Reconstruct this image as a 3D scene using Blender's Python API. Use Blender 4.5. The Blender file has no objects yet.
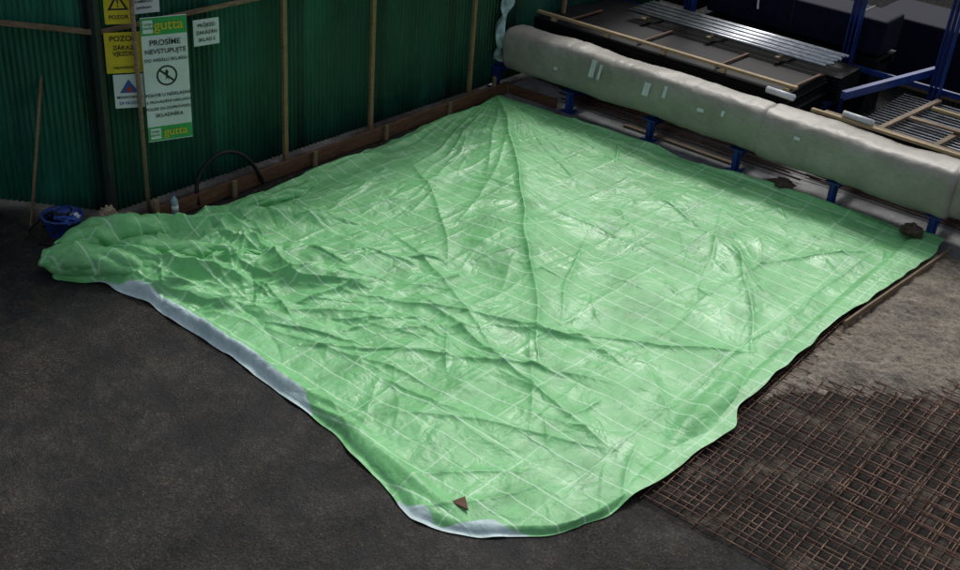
import bpy, math, random
import numpy as np
from mathutils import Vector, Matrix, Euler
random.seed(7); rng=np.random.RandomState(11)
SC=bpy.context.scene; COL=SC.collection

# ------------------------------------------------------------ helpers
def link(o,parent=None):
    COL.objects.link(o)
    if parent is not None:
        o.parent=parent; o.matrix_parent_inverse=parent.matrix_basis.inverted()
    return o
def empty(name,loc=(0,0,0)):
    e=bpy.data.objects.new(name,None); e.location=loc; e.empty_display_size=.3; COL.objects.link(e); return e
def mesh(name,vs,fs,mat=None,parent=None,smooth=False):
    me=bpy.data.meshes.new(name); me.from_pydata([tuple(v) for v in vs],[],fs); me.update()
    if smooth: me.polygons.foreach_set("use_smooth",[True]*len(me.polygons))
    o=bpy.data.objects.new(name,me); 
    if mat: me.materials.append(mat)
    return link(o,parent)
def boxdata(c,s,M=None):
    vs=[]
    for z in(-.5,.5):
        for y in(-.5,.5):
            for x in(-.5,.5):
                v=Vector((x*s[0],y*s[1],z*s[2]))
                if M is not None: v=M@v
                vs.append(v+Vector(c))
    fs=[(0,2,3,1),(4,5,7,6),(0,1,5,4),(2,6,7,3),(0,4,6,2),(1,3,7,5)]
    return vs,fs
def box(name,c,s,mat,parent=None,rz=0,rx=0,ry=0,bev=0.006):
    M=Euler((rx,ry,rz)).to_matrix()
    vs,fs=boxdata((0,0,0),s)
    o=mesh(name,vs,fs,mat,parent)
    if parent is None:
        o.location=c; o.rotation_euler=(rx,ry,rz)
    else:
        o.matrix_parent_inverse=Matrix.Identity(4)
        o.matrix_basis=parent.matrix_basis.inverted()@(Matrix.Translation(c)@M.to_4x4())
    if bev>0:
        b=o.modifiers.new("bevel","BEVEL"); b.width=min(bev,min(s)*.3); b.segments=2
    return o
def multibox(name,items,mat,parent=None):
    V=[];Fc=[]
    for it in items:
        c,s=it[0],it[1]; M=Euler(it[2]).to_matrix() if len(it)>2 else None
        vs,fs=boxdata(c,s,M); n=len(V); V+=vs; Fc+=[tuple(i+n for i in f) for f in fs]
    return mesh(name,V,Fc,mat,parent)
def rods(name,segs,r,mat,parent=None,n=6):
    V=[];Fc=[]
    for p,q in segs:
        p=Vector(p);q=Vector(q); d=(q-p).normalized()
        a=d.orthogonal().normalized(); b=d.cross(a); k=len(V)
        for P in(p,q):
            for i in range(n):
                t=2*math.pi*i/n; V.append(P+a*math.cos(t)*r+b*math.sin(t)*r)
        for i in range(n):
            j=(i+1)%n; Fc.append((k+i,k+j,k+n+j,k+n+i))
        Fc.append(tuple(k+i for i in range(n))[::-1]); Fc.append(tuple(k+n+i for i in range(n)))
    return mesh(name,V,Fc,mat,parent,True)
def tube(name,pts,r,mat,parent=None):
    c=bpy.data.curves.new(name,"CURVE"); c.dimensions='3D'; c.bevel_depth=r; c.bevel_resolution=3; c.use_fill_caps=True
    s=c.splines.new('NURBS'); s.points.add(len(pts)-1)
    for i,p in enumerate(pts): s.points[i].co=(*p,1)
    s.use_endpoint_u=True; s.order_u=4; s.resolution_u=8
    c.materials.append(mat)
    return link(bpy.data.objects.new(name,c),parent)

def perlin(x,y,seed=0):
    r=np.random.RandomState(seed); T=r.rand(256,256)*2*np.pi
    xi=np.floor(x).astype(int); yi=np.floor(y).astype(int); xf=x-xi; yf=y-yi
    u=xf*xf*xf*(xf*(xf*6-15)+10); v=yf*yf*yf*(yf*(yf*6-15)+10)
    def g(ix,iy,dx,dy):
        a=T[ix%256,iy%256]; return np.cos(a)*dx+np.sin(a)*dy
    n00=g(xi,yi,xf,yf);n10=g(xi+1,yi,xf-1,yf);n01=g(xi,yi+1,xf,yf-1);n11=g(xi+1,yi+1,xf-1,yf-1)
    return ((n00*(1-u)+n10*u)*(1-v)+(n01*(1-u)+n11*u)*v)*1.4
def sstep(a,b,x):
    t=np.clip((x-a)/(b-a),0,1); return t*t*(3-2*t)

# ------------------------------------------------------------ materials
class MB:
    def __init__(s,name):
        s.m=bpy.data.materials.new(name); s.m.use_nodes=True; s.t=s.m.node_tree; s.n=s.t.nodes
        s.b=s.n["Principled BSDF"]; s.tc=s.n.new("ShaderNodeTexCoord"); s.co=s.tc.outputs["Object"]; s.h=None; s.bn=None
    def l(s,a,b): s.t.links.new(a,b)
    def noise(s,scale,det=4,rough=.6,co=None,dist=0):
        n=s.n.new("ShaderNodeTexNoise"); n.inputs["Scale"].default_value=scale; n.inputs["Detail"].default_value=det
        n.inputs["Roughness"].default_value=rough; n.inputs["Distortion"].default_value=dist; s.l(co or s.co,n.inputs["Vector"]); return n.outputs["Fac"]
    def vor(s,scale,feat='F1',out="Distance",co=None):
        n=s.n.new("ShaderNodeTexVoronoi"); n.feature=feat; n.inputs["Scale"].default_value=scale; s.l(co or s.co,n.inputs["Vector"]); return n.outputs[out]
    def map(s,scale=(1,1,1),rot=(0,0,0)):
        n=s.n.new("ShaderNodeMapping"); n.inputs["Scale"].default_value=scale; n.inputs["Rotation"].default_value=rot; s.l(s.co,n.inputs["Vector"]); return n.outputs[0]
    def ramp(s,fac,stops):
        n=s.n.new("ShaderNodeValToRGB"); e=n.color_ramp.elements
        while len(e)<len(stops): e.new(.5)
        for i,(p,c) in enumerate(stops):
            e[i].position=p; e[i].color=(*c,1) if not isinstance(c,(int,float)) else (c,c,c,1)
        s.l(fac,n.inputs[0]); return n.outputs[0]
    def mix(s,f,a,b,mode='MIX'):
        n=s.n.new("ShaderNodeMix"); n.data_type='RGBA'; n.blend_type=mode
        for v,i in((f,0),(a,6),(b,7)):
            if hasattr(v,"links"): s.l(v,n.inputs[i])
            elif isinstance(v,(int,float)): n.inputs[i].default_value=v if i==0 else (v,v,v,1)
            else: n.inputs[i].default_value=(*v,1)
        return n.outputs[2]
    def math(s,op,a,b=None,c=None):
        n=s.n.new("ShaderNodeMath"); n.operation=op
        for i,v in enumerate((a,b,c)):
            if v is None: continue
            if hasattr(v,"links"): s.l(v,n.inputs[i])
            else: n.inputs[i].default_value=v
        return n.outputs[0]
    def col(s,c):
        if hasattr(c,"links"): s.l(c,s.b.inputs["Base Color"])
        else: s.b.inputs["Base Color"].default_value=(*c,1)
    def rough(s,v):
        if hasattr(v,"links"): s.l(v,s.b.inputs["Roughness"])
        else: s.b.inputs["Roughness"].default_value=v
    def bump(s,h,dist=.01,st=1):
        v=s.math('MULTIPLY',h,dist*st)
        s.h=v if s.h is None else s.math('ADD',s.h,v)
        if s.bn is None:
            s.bn=s.n.new("ShaderNodeBump"); s.bn.inputs["Distance"].default_value=1; s.l(s.bn.outputs[0],s.b.inputs["Normal"])
        s.l(s.h,s.bn.inputs["Height"])
def simple(name,c,rough=.6,metal=0,var=.25,sc=6,bump=0,spec=.5):
    b=MB(name); n=b.noise(sc,4)
    lo=tuple(x*(1-var) for x in c); hi=tuple(min(1,x*(1+var)) for x in c)
    b.col(b.ramp(n,[(.3,lo),(.7,hi)])); b.rough(rough); b.b.inputs["Metallic"].default_value=metal; b.b.inputs["Specular IOR Level"].default_value=spec
    if bump: b.bump(b.noise(sc*6,3),bump)
    return b.m

def mat_asphalt():
    b=MB("asphalt_wet"); 
    big=b.noise(.42,5,.7); med=b.noise(1.6,6,.8); g=b.vor(64,out="Color")
    base=b.ramp(big,[(.36,(.0050,.0056,.0066)),(.5,(.0120,.0124,.0128)),(.64,(.034,.030,.026))])
    base=b.mix(b.ramp(med,[(.47,0),(.62,.7)]),base,(.048,.040,.031))
    base=b.mix(b.ramp(med,[(.34,.75),(.46,0)]),base,(.0042,.0045,.005))
    base=b.mix(.9,base,b.ramp(g,[(.1,.3),(.6,.9),(.97,2.6)]),'MULTIPLY')
    fn=b.noise(42,3,.7)
    base=b.mix(b.ramp(fn,[(.62,0),(.72,.8)]),base,(.095,.088,.075))
    base=b.mix(b.ramp(b.vor(3.5),[(.015,1),(.04,0)]),base,(.14,.12,.09))
    b.col(base)
    b.rough(b.ramp(big,[(.36,.32),(.6,.85)]))
    b.b.inputs["Specular IOR Level"].default_value=.25
    b.bump(fn,.014); b.bump(med,.045); b.bump(g,.004)
    return b.m
def mat_gravel():
    b=MB("gravel"); c=b.vor(16,out="Color"); d=b.vor(16)
    b.col(b.mix(b.ramp(d,[(.2,1),(.6,0)]),(.004,.004,.004),b.ramp(c,[(0,(.008,.008,.010)),(.6,(.02,.02,.020)),(1,(.06,.06,.055))]))); b.rough(.9); b.b.inputs["Specular IOR Level"].default_value=.15
    b.bump(b.ramp(d,[(0,1),(.7,0)]),.03); return b.m
def mat_mud():
    b=MB("sandy_mud"); n=b.noise(2.6,5,.7); f=b.noise(24,4,.75)
    c=b.ramp(n,[(.3,(.10,.084,.064)),(.5,(.25,.215,.165)),(.7,(.38,.335,.27))])
    b.col(b.mix(.75,c,b.ramp(f,[(.3,.25),(.7,1.5)]),'MULTIPLY')); b.rough(b.ramp(n,[(.3,.3),(.7,.75)])); b.b.inputs["Specular IOR Level"].default_value=.4
    b.bump(f,.05); b.bump(n,.08); return b.m
def mat_earth():
    b=MB("dark_earth"); n=b.noise(1.6,5,.7); f=b.noise(36,4,.75)
    c=b.ramp(n,[(.34,(.009,.008,.007)),(.52,(.020,.017,.014)),(.68,(.12,.10,.078))])
    b.col(b.mix(.85,c,b.ramp(f,[(.3,.15),(.7,2.0)]),'MULTIPLY')); b.rough(.65); b.b.inputs["Specular IOR Level"].default_value=.2
    b.bump(f,.03); return b.m
def mat_concrete():
    b=MB("concrete"); n=b.noise(2.5,5,.65); f=b.noise(40,3,.7)
    b.col(b.mix(.4,b.ramp(n,[(.3,(.08,.083,.088)),(.7,(.27,.28,.29))]),b.ramp(f,[(.3,.4),(.7,1.3)]),'MULTIPLY')); b.rough(.6); b.bump(f,.006); return b.m
def mat_tarp():
    b=MB("green_polyethylene_tarp")
    at=b.n.new("ShaderNodeAttribute"); at.attribute_name="under"
    sx=b.n.new("ShaderNodeSeparateXYZ"); 
    wn=b.n.new("ShaderNodeTexNoise"); wn.inputs["Scale"].default_value=.7; wn.inputs["Detail"].default_value=2; b.l(b.co,wn.inputs["Vector"])
    vm=b.n.new("ShaderNodeVectorMath"); vm.operation='MULTIPLY_ADD'; b.l(wn.outputs["Color"],vm.inputs[0]); vm.inputs[1].default_value=(.16,.16,0); b.l(b.co,vm.inputs[2])
    b.l(vm.outputs[0],sx.inputs[0])
    def lines(sock,per,w):
        f=b.math('FRACT',b.math('DIVIDE',sock,per)); d=b.math('ABSOLUTE',b.math('SUBTRACT',f,.5))
        return b.math('SUBTRACT',1,b.math('MINIMUM',b.math('DIVIDE',d,w/per),1))
    ly=lines(sx.outputs[1],.30,.017); lx=lines(sx.outputs[0],.60,.018)
    g1=b.noise(1.3,3,.65)
    gate=b.ramp(g1,[(.36,.2),(.52,1)]); gate2=b.ramp(g1,[(.42,.8),(.62,.15)])
    lm=b.math('MAXIMUM',b.math('MULTIPLY',ly,gate),b.math('MULTIPLY',lx,gate2))
    big=b.noise(.5,3,.6)
    c=b.ramp(big,[(.3,(.145,.460,.165)),(.55,(.185,.540,.210)),(.75,(.240,.61,.27))])
    st=b.noise(3.0,5,.74,b.map((1,.35,1),(0,0,.6)))
    c=b.mix(.6,c,b.ramp(st,[(.3,.55),(.5,1.0),(.75,1.22)]),'MULTIPLY')
    c=b.mix(b.ramp(st,[(.58,0),(.75,.35)]),c,(.07,.24,.08))
    c=b.mix(b.math('MULTIPLY',lm,.70),c,(.60,.88,.64))
    c=b.mix(at.outputs["Fac"],c,b.ramp(st,[(.3,(.34,.50,.52)),(.7,(.66,.80,.80))]))
    b.col(c)
    b.rough(b.ramp(g1,[(.35,.38),(.65,.58)]))
    b.b.inputs["Specular IOR Level"].default_value=.45
    cr=b.math('ABSOLUTE',b.math('SUBTRACT',b.noise(3.6,3,.5,dist=.4),.5))
    b.bump(cr,.040); b.bump(b.noise(18,3,.6),.0026); b.bump(lm,.0022)
    return b.m
def mat_corr(name,k=1):
    b=MB(name)
    n=b.noise(.9,4,.65,b.map((1,1,.3))); 
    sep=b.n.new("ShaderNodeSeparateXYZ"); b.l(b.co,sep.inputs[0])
    p=b.math('FRACT',b.math('DIVIDE',sep.outputs[0],1.75)); edge=b.ramp(p,[(0,.5),(.05,1.05),(.90,.8),(.93,.35),(1,.35)])
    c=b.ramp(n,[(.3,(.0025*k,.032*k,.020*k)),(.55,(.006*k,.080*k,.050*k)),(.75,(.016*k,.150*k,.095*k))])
    c=b.mix(.75,c,edge,'MULTIPLY')
    st=b.noise(5,5,.7,b.map((3,3,.25)))
    c=b.mix(b.ramp(st,[(.54,0),(.78,.55)]),c,(.05*k,.16*k,.11*k))
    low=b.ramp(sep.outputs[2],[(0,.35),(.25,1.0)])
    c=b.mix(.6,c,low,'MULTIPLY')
    b.col(c); b.rough(b.ramp(n,[(.3,.22),(.7,.45)])); b.b.inputs["Specular IOR Level"].default_value=.45
    b.bump(b.noise(2.2,3,.5),.02)
    return b.m
def mat_wood(name,a,c2,sc=4):
    b=MB(name); n=b.noise(sc,5,.7,b.map((1,6,6)),1.0); m=b.noise(1.5,3)
    b.col(b.mix(.4,b.ramp(n,[(.3,a),(.7,c2)]),b.ramp(m,[(.3,.5),(.7,1.2)]),'MULTIPLY')); b.rough(.75); b.bump(n,.005); return b.m
def mat_wrap():
    b=MB("kraft_foil_wrapping"); n=b.noise(1.5,4,.6); f=b.noise(10,3,.6,b.map((1,3,3)))
    c=b.ramp(n,[(.3,(.275,.258,.220)),(.6,(.36,.342,.298)),(.8,(.44,.422,.378))])
    b.col(b.mix(.3,c,b.ramp(f,[(.3,.65),(.7,1.15)]),'MULTIPLY')); b.rough(.45); b.b.inputs["Specular IOR Level"].default_value=.4
    b.bump(n,.025); b.bump(f,.003); return b.m
def mat_rust(name="rusty_steel",k=1):
    b=MB(name); n=b.noise(7,4,.7)
    b.col(b.ramp(n,[(.3,(.055*k,.028*k,.020*k)),(.55,(.19*k,.098*k,.064*k)),(.75,(.36*k,.22*k,.155*k))])); b.rough(.6); b.b.inputs["Metallic"].default_value=.1; return b.m

A_asph=mat_asphalt(); M_grav=mat_gravel(); M_mud=mat_mud(); M_earth=mat_earth(); M_conc=mat_concrete(); M_tarp=mat_tarp()
M_corrS=mat_corr("green_corrugated_plastic_side_shaded",.95); M_corrF=mat_corr("green_corrugated_plastic_front",1.5); M_corr2=mat_corr("green_corrugated_plastic_upper",2.3)  # same sheeting: side wall's shade painted in as darker green, front kept lighter
M_wood=mat_wood("weathered_timber",(.10,.065,.035),(.30,.22,.13)); M_lath=mat_wood("pale_timber",(.28,.20,.10),(.52,.40,.22))
M_board=mat_wood("rusty_brown_board",(.050,.020,.010),(.18,.080,.040)); M_post=mat_wood("post_timber",(.16,.10,.04),(.36,.25,.12))
M_wrap=mat_wrap(); M_rust=mat_rust(); M_rust2=mat_rust("dark_rust",.4)
M_blue=simple("blue_painted_steel",(.010,.040,.20),.4,var=.4,sc=5); M_navy=simple("navy_packaging",(.004,.006,.020),.75,spec=.15)
M_black=simple("dark_sheet_metal",(.005,.0055,.007),.65,0,.6,3,spec=.2); M_rubber=simple("black_rubber",(.006,.006,.006),.45,spec=.3)
M_galv=simple("galvanised_steel",(.42,.45,.48),.33,.85,.3,9); M_white=simple("white_plastic",(.62,.66,.68),.4,var=.15)
M_signw=simple("sign_white",(.64,.70,.70),.45,var=.10,sc=3); M_signg=simple("sign_green",(.03,.33,.08),.45,var=.1); M_signy=simple("sign_yellow",(.62,.49,.02),.45,var=.12)
M_txt=simple("sign_print_dark",(.015,.016,.018),.5); M_red=simple("sign_print_red",(.45,.03,.02),.5); M_sblue=simple("sign_print_blue",(.03,.10,.35),.5)
M_bag=simple("pale_bag",(.36,.30,.19),.7,var=.5,sc=12,bump=.01)
M_tub=simple("blue_bucket_plastic",(.012,.050,.24),.35,var=.5,sc=7)
M_stone=simple("brown_stone",(.085,.062,.045),.8,var=.6,sc=14,bump=.03)

# ------------------------------------------------------------ ground
S=260
mesh("ground",[(-S,-S,0),(S,-S,0),(S,S,0),(-S,S,0)],[(0,1,2,3)],A_asph)
mesh("gravel_ground",[(-13.5,20.8,.004),(40,20.8,.004),(40,80,.004),(-60,80,.004),(-60,22,.004)],[(0,1,2,3,4)],M_grav)
mesh("concrete_strip",[(-12.2,16.0,.008),(3,16.0,.008),(3,17.3,.008),(-12.2,17.3,.008)],[(0,1,2,3)],M_conc)
def patch(name,x0,x1,y0,y1,step,hf,mat):
    xs=np.arange(x0,x1+step,step); ys=np.arange(y0,y1+step,step); X,Y=np.meshgrid(xs,ys); Z=hf(X,Y)
    n,m=X.shape; vs=np.stack([X.ravel(),Y.ravel(),Z.ravel()],1)
    idx=np.arange(n*m).reshape(n,m)
    q=np.stack([idx[:-1,:-1].ravel(),idx[:-1,1:].ravel(),idx[1:,1:].ravel(),idx[1:,:-1].ravel()],1)
    return mesh(name,vs,[tuple(map(int,f)) for f in q],mat,None,True)
def earth(X,Y):
    e=np.minimum(np.minimum(X+4.35,2.6-X),np.minimum(Y-8.05,15.5-Y))+perlin(X*1.3,Y*1.3,3)*.25+perlin(X*6,Y*6,4)*.08
    return -.02+sstep(-.05,.35,e)*.030+perlin(X*4,Y*4,5)*.006*sstep(0,.3,e)
patch("earth_bed",-4.6,3,7.5,15.6,.05,earth,M_earth)
def mudf(X,Y):
    line=np.where(X>-3.3,11.45+(X+3.3)*.80,10.5+(X+3.96)*1.35)
    e=(Y-line)+perlin(X*1.5,Y*1.5,8)*.35+perlin(X*5,Y*5,9)*.14
    e=np.minimum(e,(X+3.98)*1.5); e=np.minimum(e,16.15-Y)
    h=-.03+sstep(-.3,.7,e)*.120
    h+=sstep(0,.4,e)*(perlin(X*2.2,Y*2.2,12)*.04+np.abs(perlin(X*5,Y*5,13))*.05+perlin(X*14,Y*14,14)*.016)
    return h
patch("mud_heap",-4.3,4,10.0,16.2,.025,mudf,M_mud)

# ------------------------------------------------------------ reinforcing mesh
mesh_parent=empty("steel_reinforcing_mesh",(-1.5,10.5,0))
def rebar(name,x0,x1,y0,y1,sp,z,ang,off,r=.0065):
    segs=[]; c,s=math.cos(ang),math.sin(ang); ox,oy=x0,y0
    def T(x,y,zz):
        dx,dy=x-ox,y-oy; return (ox+c*dx-s*dy,oy+s*dx+c*dy,zz)
    def run(a,b,zz):
        n=8; P=[]; ph=random.uniform(0,6)
        nx,ny=(b[1]-a[1]),-(b[0]-a[0]); l=math.hypot(nx,ny); nx/=l; ny/=l
        for i in range(n+1):
            t=i/n; w_=.004*math.sin(t*7+ph); x=a[0]+(b[0]-a[0])*t+nx*w_; y=a[1]+(b[1]-a[1])*t+ny*w_
            P.append(T(x,y,zz+.007*math.sin(x*2.1+y*1.7+ang*40)))
        for i in range(n): segs.append((P[i],P[i+1]))
    x=x0+off
    while x<x1:
        j=random.uniform(-.005,.005); run((x+j,y0+random.uniform(-.05,.05)),(x-j,y1),z); x+=sp
    y=y0+off
    while y<y1:
        j=random.uniform(-.005,.005); run((x0,y+j),(x1,y-j),z+.012); y+=sp
    return rods(name,segs,r,M_rust,mesh_parent,5)
rebar("mat_lower",-4.0,2.0,8.30,13.2,.20,.022,.003,.02)
rebar("mat_upper",-3.93,2.2,8.36,13.3,.20,.048,.012,.045)
rebar("mat_top",-2.6,3.2,9.6,13.0,.20,.072,-.014,.06)

# ------------------------------------------------------------ tarp
def poly(pts,t):
    P=np.array(pts); d=np.r_[0,np.cumsum(np.hypot(*np.diff(P,axis=0).T))]; d/=d[-1]
    tt=np.linspace(0,1,400); X=np.interp(tt,d,P[:,0]); Y=np.interp(tt,d,P[:,1])
    k=np.ones(9)/9; Xp=np.pad(X,4,mode='edge'); Yp=np.pad(Y,4,mode='edge')
    Xs=np.convolve(Xp,k,'valid'); Ys=np.convolve(Yp,k,'valid'); Xs[0],Xs[-1]=X[0],X[-1]; Ys[0],Ys[-1]=Y[0],Y[-1]
    return np.interp(t,tt,Xs),np.interp(t,tt,Ys)
Dc=(-11.95,6.80); Bc=(-4.17,7.48); Rc=(-3.80,16.35); Tc=(-12.0,16.05)
left=[Dc,(-12.15,7.1),(-12.0,7.6),(-11.85,8.1),(-11.78,8.6),(-11.84,9.1),(-11.76,9.9),(-11.68,10.55),(-11.88,11.26),(-11.78,12.0),(-11.83,13.17),(-11.93,14.34),(-11.85,15.3),Tc]
front=[Dc,(-11.62,6.60),(-11.38,6.74),(-11.1,6.98),(-10.33,7.08),(-9.33,7.06),(-8.39,7.01),(-7.47,6.92),(-6.8,6.85),(-6.18,6.66),(-5.74,6.56),(-5.43,6.46),(-5.11,6.51),(-4.72,6.78),(-4.39,7.13),Bc]
right=[Bc,(-4.07,7.86),(-3.97,8.4),(-3.9,9.27),(-3.82,9.97),(-3.97,10.29),(-3.97,10.97),(-3.97,11.92),(-3.95,13.03),(-3.87,13.83),(-3.80,14.68),(-3.72,15.71),Rc]
back=[Tc,(-11.51,16.05),(-10.62,16.09),(-9.85,16.18),(-9,16.17),(-8.15,16.06),(-7.42,16.1),(-6.77,16.2),(-6.16,16.32),(-5.41,16.42),(-4.57,16.42),Rc]
NU,NV=660,740
u=np.linspace(0,1,NU); v=np.linspace(0,1,NV)
fx,fy=poly(front,u); bx,by=poly(back,u); lx,ly=poly(left,v); rx,ry=poly(right,v)
Ug,Vg=np.meshgrid(u,v)
def coons(f,b,l,r,c00,c10,c01,c11):
    return (1-Vg)*f[None,:]+Vg*b[None,:]+(1-Ug)*l[:,None]+Ug*r[:,None]-((1-Ug)*(1-Vg)*c00+Ug*(1-Vg)*c10+(1-Ug)*Vg*c01+Ug*Vg*c11)
X=coons(fx,bx,lx,rx,Dc[0],Bc[0],Tc[0],Rc[0]); Y=coons(fy,by,ly,ry,Dc[1],Bc[1],Tc[1],Rc[1])
de=np.minimum(np.minimum(Ug*8.0,(1-Ug)*8.0),np.minimum(Vg*9.2,(1-Vg)*9.2))
Z=.06*sstep(0,.16,de)+.010
Z+=.05*sstep(.1,2.5,de)*(.6+perlin(X*.5,Y*.5,21))
wx=X+perlin(X*.8,Y*.8,31)*.10; wy=Y+perlin(X*.8+9,Y*.8,32)*.10
def seg(p,q,A,w,sharp=True,one=0.0,bend=None):
    global Z
    p=np.array(p);q=np.array(q); L=np.hypot(*(q-p)); d=(q-p)/L
    R_=w*6+.1
    m=(X>min(p[0],q[0])-R_)&(X<max(p[0],q[0])+R_)&(Y>min(p[1],q[1])-R_)&(Y<max(p[1],q[1])+R_)
    a=(wx[m]-p[0])*d[0]+(wy[m]-p[1])*d[1]; b=-(wx[m]-p[0])*d[1]+(wy[m]-p[1])*d[0]
    t=a/L
    if bend: b=b-bend*L*(t-t*t)*4*.25
    along=np.clip(np.minimum(t,1-t)*3.5,0,1); along=np.where((t<0)|(t>1),0,along)**.8
    ww=w*(.4+.6*along)
    if one: ww=np.where(b>0,ww*(1+one),ww*(1-one*.7))
    prof=np.exp(-np.abs(b)/ww) if sharp else np.exp(-(b/ww)**2)
    Z[m]+=A*prof*along
for (p,q,A,w) in [((-12.1,16.1),(-8.9,12.75),.085,.10),((-9.5,13.4),(-7.2,10.7),.07,.08),((-7.8,11.4),(-6.0,9.3),.055,.08),((-6.6,9.9),(-5.3,8.2),.03,.08)]:
    seg(p,q,A,w,one=.4)
seg((-12,16),(-6.2,9.4),.10,.6,False)
for a in np.linspace(-86,-4,20):
    L=rng.uniform(1.2,4.4); r=math.radians(a); seg((-11.85+.2*math.cos(r),15.95+.2*math.sin(r)),(-11.85+L*math.cos(r),15.95+L*math.sin(r)),rng.uniform(.015,.042),rng.uniform(.04,.08),one=.5)
for (p,q,A,w) in [((-9.6,8.4),(-5.3,10.4),.045,.09),((-8.6,7.4),(-5.0,9.7),.040,.08),((-8.2,9.6),(-4.4,8.6),.040,.08),((-7.0,9.6),(-4.2,11.6),.045,.09),((-9.8,10.6),(-6.6,9.2),.040,.08),
                  ((-11.0,12.6),(-8.2,10.2),.035,.09),((-6.2,14.2),(-4.2,11.2),.045,.09),((-8.4,14.6),(-5.2,13.2),.028,.08),((-9.0,7.6),(-6.4,8.2),.035,.08),((-6.9,7.2),(-4.6,8.6),.03,.07),((-5.6,13.4),(-4.4,15.4),.035,.08),
                  ((-10.6,14.6),(-9.0,11.2),.03,.08),((-11.2,14.2),(-10.0,11.4),.035,.09),((-7.6,12.6),(-6.4,10.2),.03,.07),((-6.8,15.2),(-5.8,12.6),.025,.08)]:
    seg(p,q,A,w,one=.6,bend=rng.uniform(-.25,.25))
Z+=.045*perlin(X*.9,Y*.9,91)*sstep(.1,1,de)+.018*perlin(X*1.8,Y*1.8,92)*sstep(.1,.6,de)
# left heap
for (p,q,A,w) in [((-12.0,7.05),(-9.6,8.25),.22,.20),((-12.0,7.75),(-10.7,9.3),.22,.18),((-11.3,7.25),(-9.4,7.65),.14,.13),((-10.6,8.2),(-8.6,9.2),.15,.15),
                  ((-11.7,9.0),(-10.0,10.4),.13,.15),((-10.9,9.0),(-9.3,8.6),.12,.11),((-11.6,9.8),(-11.5,12.5),.10,.15),((-9.9,7.5),(-8.2,8.2),.09,.12),((-11.6,12.4),(-11.75,15.2),.07,.13)]:
    seg(p,q,A*.7,w,False); seg(p,q,A*.45,w*.55,one=.6,bend=rng.uniform(-.3,.3))
seg((-11.6,7.22),(-6.6,7.12),.07,.09,False); seg((-7.4,7.0),(-5.0,6.8),.05,.10,False)
seg((-10.6,15.95),(-3.9,16.15),.09,.12,False); seg((-9.6,15.7),(-5.0,15.9),.03,.06)
seg((-4.15,9.0),(-4.3,11.2),.08,.16,False); seg((-4.3,9.4),(-5.3,10.4),.03,.08); seg((-4.0,12.5),(-4.05,15.9),.05,.10,False)
def cluster(cx,cy,sx,sy,n,Amin,Amax,Lmin,Lmax,ang=0,spread=math.pi,w0=.025,w1=.06):
    for i in range(n):
        x=rng.normal(cx,sx); y=rng.normal(cy,sy); L=rng.uniform(Lmin,Lmax); a=ang+rng.uniform(-spread,spread)
        if x<-12.1 or x>-3.9 or y<6.8 or y>16.2: continue
        dx,dy=math.cos(a)*L/2,math.sin(a)*L/2
        seg((x-dx,y-dy),(x+dx,y+dy),rng.uniform(Amin,Amax)*rng.choice([1,1,1,-.6]),rng.uniform(w0,w1),one=rng.uniform(0,.7),bend=rng.uniform(-.3,.3))
cluster(-10.6,8.4,.9,.8,85,.02,.07,.4,1.4,w0=.03,w1=.08)
cluster(-8.8,8.9,1.1,.9,65,.012,.045,.4,1.6,.9,.8,.03,.07)
cluster(-7.2,8.6,1.3,1.1,42,.008,.030,.5,1.9,w0=.03,w1=.07)
cluster(-11.2,11.5,.5,2.2,50,.012,.040,.3,1.2,1.5,.6)
cluster(-8.0,11.5,2.4,2.6,75,.005,.018,.4,2.0)
cluster(-5.2,12.5,1.0,3.0,45,.008,.024,.4,1.8,-.6,.8)
cluster(-6.5,15.6,2.4,.35,45,.008,.030,.3,1.0)
for yy in np.arange(7.9,16,.97):
    seg((-11.9,yy+.1),(-3.9,yy-.05),.012*rng.uniform(.4,1.3),.03)
for xx in np.arange(-11.2,-4,.95):
    seg((xx,6.8),(xx+.1,16.2),.012*rng.uniform(.4,1.3),.03)
hp=np.exp(-(((X+10.6)/1.8)**2+((Y-8.4)/1.6)**2))
dens=.42+1.3*hp+.35*np.exp(-(((X+7.6)/2)**2+((Y-8.6)/1.5)**2))
Z+=dens*(.034*np.abs(perlin(wx*1.3,wy*1.3,41))+.015*np.abs(perlin(wx*2.9,wy*2.9,42))+.0035*np.abs(perlin(wx*7,wy*7,43)))
edge=sstep(0,.10,de)
rip=np.clip(perlin(X*2.3,Y*2.3,51)*.05,0,.1)
Z=.012+(Z-.012)*(.12+.88*edge)+rip*(1-edge)
Z=np.maximum(Z,.012)
onmesh=sstep(-4.35,-4.1,X)*sstep(7.9,8.2,Y)
Z=np.maximum(Z,.012+.085*onmesh+.035*onmesh*sstep(10.2,10.8,Y))
X+=(1-sstep(0,.3,de))*perlin(X*2.6,Y*2.6,61)*.04; Y+=(1-sstep(0,.3,de))*perlin(X*2.2,Y*2.2,62)*.035
wid=.20*sstep(-11.5,-10.2,X)*(1-sstep(-7.7,-7.2,X))*(.85+perlin(X*.9,X*0+3,71)*.5)+.17*sstep(-5.8,-5.3,X)*(1-sstep(-4.7,-4.4,X))*(.8+perlin(X*3,X*0+5,72))
fd=Vg*9.2
under=(1-sstep(-.012,.012,fd-wid))*(wid>.02)
vs=np.stack([X.ravel(),Y.ravel(),Z.ravel()],1)
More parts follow.
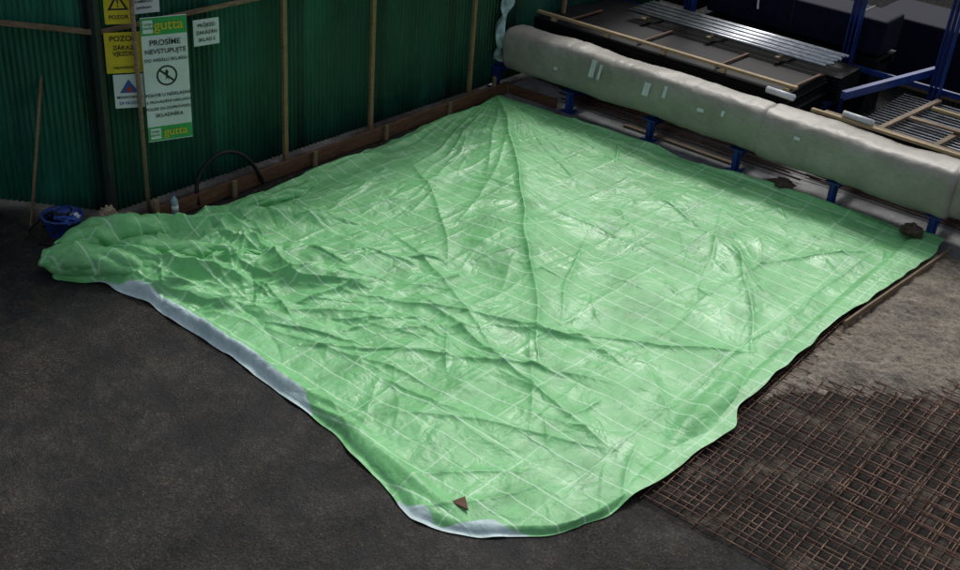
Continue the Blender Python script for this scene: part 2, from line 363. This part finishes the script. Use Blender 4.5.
def gridobj(name,vs,NV,NU,mat,parent=None,under=None):
    idx=np.arange(NU*NV).reshape(NV,NU); q=np.stack([idx[:-1,:-1].ravel(),idx[:-1,1:].ravel(),idx[1:,1:].ravel(),idx[1:,:-1].ravel()],1)
    me=bpy.data.meshes.new(name); me.vertices.add(len(vs)); me.vertices.foreach_set("co",vs.ravel())
    me.loops.add(q.size); me.loops.foreach_set("vertex_index",q.ravel().astype(np.int32)); me.polygons.add(len(q)); me.polygons.foreach_set("loop_start",np.arange(0,q.size,4,dtype=np.int32)); me.polygons.foreach_set("use_smooth",np.ones(len(q),bool)); me.update(); me.validate()
    if under is not None:
        at=me.attributes.new("under",'FLOAT','POINT'); at.data.foreach_set("value",under.ravel().astype(np.float32))
    me.materials.append(mat); o=bpy.data.objects.new(name,me); return link(o,parent)
tarp=gridobj("green_tarp",vs,NV,NU,M_tarp,None,under)
def roll(name,pts,rad,seed,a0=200,a1=-50,flat=.8,tail=.25):
    """a loop of sheet folded over itself and lying on the tarp"""
    nL,nC=170,70; s=np.linspace(0,1,nL); P=np.array(pts); d=np.r_[0,np.cumsum(np.hypot(*np.diff(P,axis=0).T))]; Lt=d[-1]; d/=Lt
    px=np.interp(s,d,P[:,0]); py=np.interp(s,d,P[:,1]); k=np.ones(25)/25
    px=np.convolve(np.pad(px,12,mode='edge'),k,'valid'); py=np.convolve(np.pad(py,12,mode='edge'),k,'valid')
    tx=np.gradient(px); ty=np.gradient(py); n=np.hypot(tx,ty); tx/=n; ty/=n; nx,ny=ty,-tx
    r=np.interp(s,np.linspace(0,1,len(rad)),rad)
    t=np.linspace(0,1,nC); SS,TT=np.meshgrid(s,t,indexing='ij'); ang=np.radians(a0+(a1-a0)*TT)
    rr=r[:,None]*(1+.35*perlin(SS*Lt*1.6+seed,TT*1.5+seed,seed))
    rr=rr+r[:,None]*(.50*(np.abs(perlin(SS*Lt*2.6+seed,TT*3,seed+1)))-.10)+.012*np.abs(perlin(SS*Lt*7,TT*9,seed+2))
    off=np.cos(ang)*rr; zz=np.sin(ang)*rr*flat
    off=np.where(TT<.12,off-(.12-TT)*tail*8*r[:,None]*2,off); 
    zc_=r[:,None]*flat*.75+.05
    XX=px[:,None]+nx[:,None]*off+perlin(SS*5+seed,TT*2,seed+3)*.05; YY=py[:,None]+ny[:,None]*off+perlin(SS*5,TT*2+seed,seed+4)*.05; ZZ=np.maximum(zz+zc_,.014)
    return gridobj(name,np.stack([XX.ravel(),YY.ravel(),ZZ.ravel()],1),nL,nC,M_tarp,tarp)
roll("folded_roll_front",[(-12.0,6.72),(-11.5,6.98),(-11.0,7.35),(-10.5,7.75),(-9.9,8.05)],[.14,.26,.22,.16,.10,.03],5)
roll("folded_roll_back",[(-12.0,6.95),(-12.0,7.4),(-11.75,7.9),(-11.45,8.6),(-11.3,9.3)],[.14,.28,.27,.20,.13,.04],12)
roll("folded_roll_middle",[(-11.8,7.3),(-11.2,7.75),(-10.6,8.5),(-9.7,9.0)],[.05,.19,.15,.11,.03],23)
roll("folded_roll_side",[(-11.5,9.0),(-11.4,9.8),(-11.3,10.5),(-11.5,11.2)],[.04,.12,.10,.03],31)

# ------------------------------------------------------------ shed of corrugated plastic
shed=empty("green_corrugated_shed",(-12.6,8.2,0))
def corr(name,p,q,z0,z1,mat,amp=.018,per=.085):
    p=Vector((*p,0));q=Vector((*q,0)); L=(q-p).length; d=(q-p)/L; n=int(L/per*8); V=[];Fc=[]
    for i in range(n+1):
        s=i*L/n; o=amp*math.sin(2*math.pi*s/per)
        for z in(z0,z1): V.append((s,-o,z))
    for i in range(n): Fc.append((2*i,2*i+2,2*i+3,2*i+1))
    o=mesh(name,V,Fc,mat,shed,True)
    M=Matrix.Translation(p)@Matrix.Rotation(math.atan2(d.y,d.x),4,'Z')
    o.matrix_parent_inverse=Matrix.Identity(4); o.matrix_basis=shed.matrix_basis.inverted()@M
    return o
cor=(-12.62,8.22)
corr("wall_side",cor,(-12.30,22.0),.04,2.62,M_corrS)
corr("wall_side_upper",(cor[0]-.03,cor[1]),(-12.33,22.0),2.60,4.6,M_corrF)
lw=(-18.6,4.3)
corr("wall_front",lw,cor,.04,2.62,M_corrF)
corr("wall_front_upper",(lw[0],lw[1]+.03),(cor[0]-.02,cor[1]+.02),2.60,4.6,M_corr2)
def beam(name,p,q,w,h,mat,parent):
    p=Vector(p);q=Vector(q); c=(p+q)/2; L=(q-p).length; d=q-p
    return box(name,c,(L,w,h),mat,parent,rz=math.atan2(d.y,d.x))
beam("rail_side",(cor[0]+.06,cor[1],2.62),(-12.25,22,2.62),.05,.06,M_wood,shed)
beam("rail_front",(lw[0]+.03,lw[1]-.07,2.62),(cor[0]+.02,cor[1]-.05,2.62),.05,.07,M_wood,shed)
box("corner_post",(cor[0]+.05,cor[1]-.04,2.3),(.11,.09,4.6),simple("dark_post",(.014,.022,.018),.5),shed)
box("corner_strip",(cor[0]-.06,cor[1]-.11,2.3),(.05,.03,4.5),M_black,shed,rz=.59)
for i,y in enumerate((11.09,12.94,15.47,18.2)):
    box("post_%d"%(i+1),(-12.30+.035*(i-1)*.6+.05,y,2.3),(.06,.075,4.6),M_post,shed)
mesh("roof",[(cor[0],cor[1],4.6),(-12.3,22,4.6),(-22,22,4.9),(-22,2.1,4.9),(lw[0],lw[1],4.6)],[(0,1,2,3,4)],M_black,shed)
fb=empty("formwork_board",(-11.98,12,0))
beam("board_long",(-12.02,8.45,.12),(-11.98,16.25,.12),.045,.22,M_board,fb)
beam("board_cap",(-12.10,8.5,.05),(-12.06,16.2,.05),.10,.09,M_board,fb)
box("stake_1",(-12.00,15.9,.2),(.06,.06,.4),M_wood,fb); box("stake_2",(-12.03,8.5,.17),(.07,.07,.34),M_wood,fb)
for k in range(4): box("stake_%d"%(k+3),(-11.94,9.8+k*1.6,.13),(.05,.07,.26),M_wood,fb)
beam("rear_board",(-11.95,16.30,.10),(-10.9,16.35,.10),.04,.18,M_board,fb)
fr=empty("timber_edge_plank",(-3.7,14.5,0))
beam("plank",(-3.86,12.9,.11),(-3.60,16.0,.11),.03,.10,M_wood,fr)

# ------------------------------------------------------------ signs
def font(parent,body,size,loc,mat,align='CENTER',name="text"):
    c=bpy.data.curves.new(name,"FONT"); c.body=body; c.size=size; c.align_x=align; c.align_y='CENTER'; c.extrude=.001; c.offset=size*.010; c.materials.append(mat)
    o=bpy.data.objects.new(name,c); COL.objects.link(o); o.parent=parent; o.location=(loc[0],-.0145,loc[1]); o.rotation_euler=(math.pi/2,0,0); return o
def panel(parent,name,cx,cz,w,h,mat,d=0.0,t=.012):
    vs,fs=boxdata((0,0,0),(w,t,h)); me=bpy.data.meshes.new(name); me.from_pydata([tuple(x) for x in vs],[],fs); me.materials.append(mat)
    o=bpy.data.objects.new(name,me); COL.objects.link(o); o.parent=parent; o.location=(cx,-d,cz); return o
def flat(parent,name,pts,mat,d):
    me=bpy.data.meshes.new(name); me.from_pydata([(p[0],-d,p[1]) for p in pts],[],[tuple(range(len(pts)))]); me.materials.append(mat)
    o=bpy.data.objects.new(name,me); COL.objects.link(o); o.parent=parent; return o
def ring(parent,name,cx,cz,r0,r1,mat,d,n=32):
    V=[];Fc=[]
    for i in range(n):
        a=2*math.pi*i/n
        V+=[(cx+r0*math.cos(a),-d,cz+r0*math.sin(a)),(cx+r1*math.cos(a),-d,cz+r1*math.sin(a))]
    for i in range(n):
        j=(i+1)%n; Fc.append((2*i,2*j,2*j+1,2*i+1))
    me=bpy.data.meshes.new(name); me.from_pydata(V,[],Fc); me.materials.append(mat)
    o=bpy.data.objects.new(name,me); COL.objects.link(o); o.parent=parent; return o
az=math.radians(74)
def signroot(name,loc,a=az):
    e=empty(name,loc); e.rotation_euler=(0,0,a); return e
sg=signroot("no_entry_notice_sign",(-12.18,8.56,0),math.radians(70))
W,Hh=.60,1.70; zc=1.98; cx=.31
panel(sg,"board",cx,zc,W,Hh,M_signw)
panel(sg,"header",cx,zc+Hh/2-.12,W-.004,.23,M_signg,.002,.012); panel(sg,"footer",cx,zc-Hh/2+.11,W-.004,.20,M_signg,.002,.012)
panel(sg,"emblem",cx-.21,zc+Hh/2-.12,.13,.17,M_signw,.004,.012); panel(sg,"emblem_low",cx-.20,zc-Hh/2+.11,.14,.15,M_signw,.004,.012)
for k,(s_,z_) in enumerate(((.052,zc+Hh/2-.09),(.052,zc-Hh/2+.14))): font(sg,"tvoje\nstavba",s_,(cx-.205,z_-.02),M_signg,name="emblem_text_%d"%k)
font(sg,"gutta",.19,(cx+.06,zc+Hh/2-.11),M_signy,name="logo"); font(sg,"gutta",.16,(cx+.07,zc-Hh/2+.12),M_signy,name="logo_low")
for i,(t,s) in enumerate((("PROSÍME",.105),("NEVSTUPUJTE",.088),("DO AREÁLU SKLADU",.060))):
    font(sg,t,s,(cx,zc+.51-i*.115),M_txt,name="line_%d"%i)
ring(sg,"prohibition_ring",cx,zc+.06,.115,.140,M_txt,.009)
flat(sg,"prohibition_bar",[(cx-.10,zc+.13),(cx-.08,zc+.15),(cx+.10,zc-.01),(cx+.08,zc-.03)],M_txt,.0095)
flat(sg,"figure",[(cx-.025,zc-.01),(cx-.01,zc+.06),(cx-.025,zc+.11),(cx,zc+.15),(cx+.025,zc+.11),(cx+.01,zc+.06),(cx+.025,zc-.01),(cx,zc+.03)],M_txt,.0088)
for i,(t,s) in enumerate((("POHYB U NÁKLADNÍ",.064),("A PROVÁDĚNÍ NÁKLADU",.052),("POUZE ZA DOPROVODU",.054),("SKLADNÍKA",.070))):
    font(sg,t,s,(cx,zc-.20-i*.095),M_txt,name="low_%d"%i)
rods("sign_pole",[((-12.20,8.50,0),(-12.22,8.50,3.15))],.03,M_wood,sg,10)
def wsign(name,x,y,z,w,h,mat,a=az):
    e=signroot(name,(x,y,z),a); panel(e,"board",0,0,w,h,mat); return e
a2=math.radians(60)
s1=wsign("warning_triangle_sign",-12.38,8.40,2.98,.34,.48,M_signy,a2)
flat(s1,"triangle",[(-.13,-.06),(.13,-.06),(0,.17)],M_txt,.0085); flat(s1,"triangle_inner",[(-.085,-.035),(.085,-.035),(0,.115)],M_signy,.0105); font(s1,"!",.15,(0,.03),M_txt); font(s1,"POZOR",.07,(0,-.15),M_txt)
s2=wsign("yellow_notice_sign",-12.36,8.42,2.36,.46,.54,M_signy,a2)
font(s2,"POZOR",.10,(0,.19),M_txt); font(s2,"ZÁKAZ\nVJEZDU",.08,(.0,.03),M_txt); font(s2,"nepovolaným",.055,(0,-.19),M_txt)
s3=wsign("company_notice_sign",-12.34,8.44,1.84,.38,.46,M_signw,a2)
flat(s3,"logo_triangle",[(-.12,-.02),(.12,-.02),(0,.17)],M_sblue,.0085); flat(s3,"logo_red",[(-.05,0),(.05,0),(0,.08)],M_red,.0105); font(s3,"MONITORING",.05,(0,-.08),M_txt); font(s3,"24 HODIN",.06,(0,-.16),M_sblue)
s4=wsign("white_information_sign",-12.40,8.80,3.00,.42,.40,M_signw)
for i,t in enumerate(("PROVOZ","MONITOROVÁN","KAMEROU","systémem")): font(s4,t,.050,(0,.12-i*.08),M_txt)
s5=wsign("white_label_sign",-12.24,9.66,2.42,.38,.36,M_signw,math.radians(78))
for i,t in enumerate(("PRŮJEZD","ZAKÁZÁN","SKLAD 2")): font(s5,t,.066,(0,.1-i*.1),M_txt)

# ------------------------------------------------------------ small things by the shed
rods("leaning_stick",[((-12.95,7.15,.02),(-13.35,7.85,2.1))],.022,M_wood,None,8)
tube("black_hose",[(-12.0,9.2,.05),(-12.05,9.15,.35),(-12.05,9.4,.68),(-12.05,9.8,.72),(-12.03,10.15,.52),(-11.98,10.3,.22),(-11.95,10.35,.05)],.030,M_rubber)
def lathe(name,prof,mat,loc,parent=None,n=24,cap=True):
    V=[];Fc=[]
    for r,z in prof:
        for i in range(n):
            a=2*math.pi*i/n; V.append((r*math.cos(a),r*math.sin(a),z))
    for k in range(len(prof)-1):
        for i in range(n):
            j=(i+1)%n; Fc.append((k*n+i,k*n+j,(k+1)*n+j,(k+1)*n+i))
    if cap: Fc.append(tuple(range(n))[::-1]); Fc.append(tuple((len(prof)-1)*n+i for i in range(n)))
    o=mesh(name,V,Fc,mat,None,True)
    if parent: o.parent=parent
    o.location=loc; return o
M_pet=simple("clear_blue_plastic",(.30,.42,.50),.15)
bt=empty("water_bottle",(-12.0,8.78,0))
lathe("body",[(.04,0),(.052,.01),(.054,.09),(.048,.13),(.054,.17),(.054,.23),(.044,.27),(.018,.32),(.017,.335)],M_pet,(0,0,0),bt)
lathe("label",[(.0555,.10),(.0555,.19)],M_signw,(0,0,0),bt); lathe("cap",[(.020,.332),(.020,.355)],M_sblue,(0,0,0),bt)
def blob(name,loc,rad,mat,seed,rough=.35,sub=4,parent=None):
    import bmesh
    bm=bmesh.new(); bmesh.ops.create_icosphere(bm,subdivisions=sub,radius=1)
    from mathutils import noise as mn
    for v_ in bm.verts:
        p=v_.co.copy(); k=1+rough*mn.noise(p*1.6+Vector((seed,0,0)))+rough*.6*abs(mn.noise(p*4+Vector((seed,5,0))))
        v_.co=Vector((p.x*rad[0]*k,p.y*rad[1]*k,max(p.z*rad[2]*k,-rad[2]*.55)))
    me=bpy.data.meshes.new(name); bm.to_mesh(me); bm.free(); me.materials.append(mat)
    me.polygons.foreach_set("use_smooth",[True]*len(me.polygons))
    o=bpy.data.objects.new(name,me); COL.objects.link(o)
    if parent: o.parent=parent; o.location=Vector(loc)-parent.location
    else: o.location=loc
    return o
bb=empty("blue_bucket",(-12.60,7.42,0))
lathe("tub",[(.0,.012),(.20,.012),(.21,.02),(.25,.26),(.275,.265),(.275,.285),(.24,.285),(.20,.04),(.0,.04)],M_tub,(0,0,0),bb,cap=False)
lathe("contents",[(.0,.20),(.15,.21),(.228,.19)],M_rubber,(0,0,0),bb,cap=False)
blob("cloth",(-12.54,7.43,.28),(.17,.12,.06),M_tub,4,.9,5,bb); blob("cloth_pale",(-12.42,7.50,.30),(.07,.05,.03),M_white,7,.7,4,bb)
tube("handle",[(-12.82,7.3,.27),(-12.80,7.2,.12),(-12.65,7.12,.05),(-12.47,7.2,.10),(-12.40,7.27,.27)],.010,M_rubber,bb)
tube("coiled_cable",[(-12.90,7.3,.02),(-12.75,7.45,.33),(-12.55,7.6,.36),(-12.40,7.4,.34),(-12.55,7.25,.35),(-12.75,7.35,.33),(-12.95,7.1,.02)],.018,M_rubber,bb)
blob("pale_sack",(-12.32,7.98,.10),(.20,.12,.13),M_bag,9,.9,5); blob("pale_sack.001",(-12.2,8.2,.06),(.12,.08,.08),M_bag,19,.9,4)
tube("black_cable",[(-13.9,7.2,.015),(-13.4,7.05,.015),(-13.0,7.2,.02),(-12.8,7.0,.015),(-12.5,7.0,.015),(-12.2,7.2,.05)],.014,M_rubber)
blob("brown_stone",(-6.36,16.20,.17),(.18,.14,.06),M_stone,11,.5); blob("brown_stone.001",(-4.22,16.05,.20),(.15,.12,.09),M_stone,15,.5)
mesh("wood_scrap",[(-5.25,6.82,.10),(-5.05,6.84,.105),(-5.19,6.96,.115),(-5.25,6.82,.115),(-5.05,6.84,.12),(-5.19,6.96,.13)],[(0,2,1),(3,4,5),(0,1,4,3),(1,2,5,4),(2,0,3,5)],M_board)

# ------------------------------------------------------------ storage rack
rack=empty("cantilever_storage_rack",(-8,18,0))
fx_=[-12.35,-10.67,-8.97,-7.31,-5.62,-4.03,-2.4]
for i,x in enumerate(fx_):
    y=16.42
    multibox("foot_%d"%i,[((x,y,.012),(.26,.22,.024)),((x,y,.20),(.07,.16,.35)),((x,y,.388),(.24,.22,.024)),((x,y,.20),(.14,.02,.35))],M_blue,rack)
    multibox("base_beam_%d"%i,[((x,18.4,.45),(.14,4.0,.012)),((x,18.4,.37),(.012,4.0,.15)),((x,18.4,.29),(.14,4.0,.012))],M_blue,rack)
    multibox("rear_leg_%d"%i,[((x,18.6,.14),(.12,.12,.28))],M_blue,rack)
for i,x in enumerate([-10.67,-7.31,-5.62,-2.4]):
    multibox("upright_%d"%i,[((x,20.35,2.4),(.012,.20,4.8)),((x-.08,20.35,2.4),(.014,.20,4.8)),((x+.08,20.35,2.4),(.014,.20,4.8))],M_blue,rack)
beam("side_arm",(-6.35,17.9,1.22),(-5.75,20.5,1.22),.10,.14,M_blue,rack)
beam("rear_tie",(-12.3,20.45,.9),(-2.4,20.45,.9),.06,.10,M_blue,rack)

def bundle(name,x0,x1,yc,zc,w,h,seed,mat=M_wrap,sag=.03):
    n=int((x1-x0)/.03); m=56; V=[];Fc=[]
    for i in range(n+1):
        x=x0+(x1-x0)*i/n; e=min(i,n-i)*.03; k=.86+.14*min(1,(e/.08))**.5
        for j in range(m):
            a=2*math.pi*j/m; c,s=math.cos(a),math.sin(a); p=.58
            yy=math.copysign(abs(c)**p,c)*w/2*k; zz=math.copysign(abs(s)**p,s)*h/2*k
            V.append([x,yy,zz])
    V=np.array(V); th=np.arctan2(V[:,2],V[:,1])
    nn=perlin(V[:,0]*.7+seed,th*.9+4,seed)*.025-np.abs(perlin(V[:,0]*1.8+seed,th*1.3+7,seed+1))*.022+.010*np.abs(perlin(V[:,0]*6+seed,th*2+7,seed+2))
    for xs_ in np.arange(x0+1.4,x1,2.5): nn-=.008*np.exp(-((V[:,0]-xs_)/.04)**2)
    ln=np.hypot(V[:,1],V[:,2])+1e-6; V[:,1]*=(1+nn/ln); V[:,2]*=(1+nn/ln)
    V[:,2]+=zc-sag*np.cos((V[:,0]+10.67)*2*math.pi/1.66+math.pi)*.3+perlin(V[:,0]*.4,V[:,0]*0+seed,5)*.03; V[:,1]+=yc+perlin(V[:,0]*.4,V[:,0]*0+seed,6)*.04
    for i in range(n):
        for j in range(m):
            k=(j+1)%m; Fc.append((i*m+j,i*m+k,(i+1)*m+k,(i+1)*m+j))
    Fc.append(tuple(range(m))[::-1]); Fc.append(tuple(n*m+j for j in range(m)))
    return mesh(name,V,Fc,mat,None,True)
b1=bundle("wrapped_bundle",-12.15,-6.92,16.56,.82,.70,.78,3)
b2=bundle("wrapped_bundle.001",-7.02,-3.85,16.62,.77,.80,.82,8)
b3=bundle("wrapped_bundle.002",-4.0,0.5,16.66,.77,.72,.76,14)
for i,(x,z,w,h) in enumerate([(-10.15,1.0,.10,.30),(-10.0,.98,.05,.26),(-9.05,.95,.12,.22),(-8.7,1.0,.06,.2),(-8.0,.9,.12,.06),(-7.6,1.0,.05,.18),(-10.9,.8,.07,.05),(-6.3,.95,.10,.05)]):
    box("label_%d"%i,(x,16.195+.12*max(0,(z-.85)),z),(w,.006,h),M_white,b1,rx=-.30,bev=0)
nf,mf=30,70;V=[];Fc=[]
for i in range(nf+1):
    for j in range(mf+1):
        s=i/nf;t=j/mf; z=2.1-t*1.55; wv=.17*(1-.3*t)
        V.append((-12.20+.05*math.sin(s*9+t*3)+.04*math.sin(t*17+s*3)-.05*t, 16.32+(s-.5)*wv*2.2+.05*math.sin(t*7)+.02*math.sin(t*31+s*5),z+.03*math.sin(s*11)))
for i in range(nf):
    for j in range(mf):
        a=i*(mf+1)+j; Fc.append((a,a+1,a+mf+2,a+mf+1))
M_film=simple("plastic_film",(.42,.56,.58),.35,var=.5,sc=7,bump=.01)
mesh("plastic_film",V,Fc,M_film,None,True)

st=empty("dark_sheet_stack",(-10,18.5,0)); it=[]
for k in range(14):
    z=.50+k*.045; it.append(((-9.9+random.uniform(-.05,.05),18.3+random.uniform(-.03,.03),z),(5.6,1.55,.03)))
multibox("sheets",it,M_black,st)
multibox("rear_sheets",[((-9.6,19.6,.62+k*.06),(5.4,.9,.04)) for k in range(8)],M_black,st)
beam("front_lath",(-12.6,17.62,1.20),(-7.05,17.66,1.20),.09,.05,M_lath,st)
for k,x in enumerate((-11.8,-10.2,-8.6,-7.2)): beam("spacer_%d"%k,(x,17.7,1.14),(x+.05,18.85,1.14),.05,.03,M_board,st)
for k in range(5): box("edge_block_%d"%k,(-12.0+k*1.2,17.60,1.14),(.10,.08,.07),M_lath,st)
pr=empty("steel_profile_bundle",(-9,19.5,0))
rods("profiles",[((-11.2,18.95+k*.105,1.27+.01*(k%2)),(-7.15+.03*(k%3),18.95+k*.105,1.27+.01*(k%2))) for k in range(9)],.030,M_galv,pr,8)
multibox("cross_ties",[((x,19.35,1.21),(.08,1.1,.04)) for x in(-10.8,-9.4,-8.0)],M_wood,pr)
pk=empty("dark_wrapped_pallet",(-7.9,21,0))
box("load",(-8.6,20.95,1.50),(3.6,.9,.65),M_navy,pk,bev=.05); box("load_2",(-11.8,21.0,1.4),(2.4,.9,.6),M_black,pk,bev=.05)
multibox("load_bands",[((x,20.95,1.50),(.03,.91,.66)) for x in(-9.8,-8.6,-7.4)],M_rubber,pk)
multibox("pallet",[((-8.6,20.95,1.10),(3.6,.9,.03)),((-8.6,20.6,1.0),(3.6,.1,.16)),((-8.6,21.3,1.0),(3.6,.1,.16)),((-8.6,20.95,.46),(3.4,.8,.90))],M_black,pk)
pk2=empty("dark_wrapped_pallet.001",(-4,23,0)); box("load",(-6.2,23.6,.75),(3.4,1.6,1.2),M_navy,pk2,bev=.05); multibox("skids",[((-6.2,23.6+d,.075),(3.4,.12,.15)) for d in(-.7,0,.7)],M_wood,pk2)
tube("hanging_strap",[(-9.3,20.45,1.95),(-9.3,20.4,1.7),(-9.25,20.38,1.5)],.02,M_white,pk)
rb=empty("steel_sheet_pallet",(-4,18.5,0)); it=[]
for k in range(9): it.append(((-3.7+random.uniform(-.05,.05),18.6,.50+k*.05),(4.4,1.9,.03)))
multibox("sheets",it,M_black,rb)
rods("bars",[((-5.9,17.75+k*.13,.96),(-1.5,17.75+k*.13,.96)) for k in range(15)],.018,M_galv,rb,6)
for k in range(4): beam("cross_lath_%d"%k,(-5.5+k*.9,17.5,1.02),(-5.3+k*.9,19.6,1.02),.09,.045,M_wood,rb)
beam("top_lath_1",(-5.2,18.95,1.08),(-1.5,18.85,1.08),.09,.05,M_lath,rb); beam("top_lath_2",(-5.3,18.2,1.08),(-1.5,18.3,1.08),.12,.04,M_wood,rb)
beam("side_board",(-6.45,16.93,1.20),(-2.0,16.86,1.20),.07,.05,M_lath,rb); beam("side_board_2",(-6.3,17.12,1.16),(-2.0,17.02,1.16),.10,.04,M_wood,rb)
rods("white_tube",[((-7.35,17.15,1.22),(-6.85,17.12,1.22))],.055,M_white,None,14); rods("white_tube.001",[((-5.95,16.98,1.27),(-5.45,16.95,1.27))],.05,M_white,None,14)
rods("rusty_bar_bundle",[((-11.2+random.uniform(-.4,.2),16.75+k*.06,.06+.02*(k%3)),(-6.2+random.uniform(-.5,.5),16.80+k*.06+random.uniform(-.05,.05),.06+.02*(k%2))) for k in range(14)],.014,M_rust2,None,6)
rods("rusty_bar_bundle.001",[((-6.0+random.uniform(-.4,.2),17.0+k*.08,.06),(-1.2,17.0+k*.08,.06)) for k in range(9)],.014,M_rust2,None,6)
beam("loose_plank",(-9.6,16.62,.03),(-7.4,16.60,.03),.10,.03,M_wood,None)
w=empty("yard_wall",(0,34,0)); box("wall",(5,36,2.2),(60,.3,4.4),simple("dark_wall",(.02,.022,.022),.8),w)

# ------------------------------------------------------------ light
wd=bpy.data.worlds.new("World"); SC.world=wd; wd.use_nodes=True; nt=wd.node_tree; bg=nt.nodes["Background"]
sk=nt.nodes.new("ShaderNodeTexSky"); sk.sky_type='NISHITA'; sk.sun_disc=False
el=math.radians(47); azs=math.radians(-24)
sk.sun_elevation=el; sk.sun_rotation=azs; sk.air_density=1.0; sk.dust_density=4.0; sk.ozone_density=1
hs=nt.nodes.new("ShaderNodeHueSaturation"); hs.inputs["Saturation"].default_value=.45
nt.links.new(sk.outputs[0],hs.inputs["Color"]); nt.links.new(hs.outputs[0],bg.inputs[0]); bg.inputs[1].default_value=.11
sl=bpy.data.lights.new("sun","SUN"); sl.energy=1.5; sl.angle=math.radians(11); sl.color=(1,.98,.95)
so=bpy.data.objects.new("sun",sl); COL.objects.link(so)
dv=Vector((math.sin(azs)*math.cos(el),math.cos(azs)*math.cos(el),math.sin(el))); so.rotation_euler=dv.to_track_quat('Z','Y').to_euler(); so.location=dv*30

# ------------------------------------------------------------ camera
cam=bpy.data.cameras.new("camera"); co=bpy.data.objects.new("camera",cam); COL.objects.link(co)
co.location=(0,0,7.5); co.rotation_euler=(1.04742,-.07263,.68587); cam.sensor_width=36; cam.lens=36*1150/960; cam.clip_end=1000; cam.clip_start=.1
SC.camera=co
SC.view_settings.view_transform='Standard'; SC.view_settings.look='None'; SC.view_settings.exposure=0
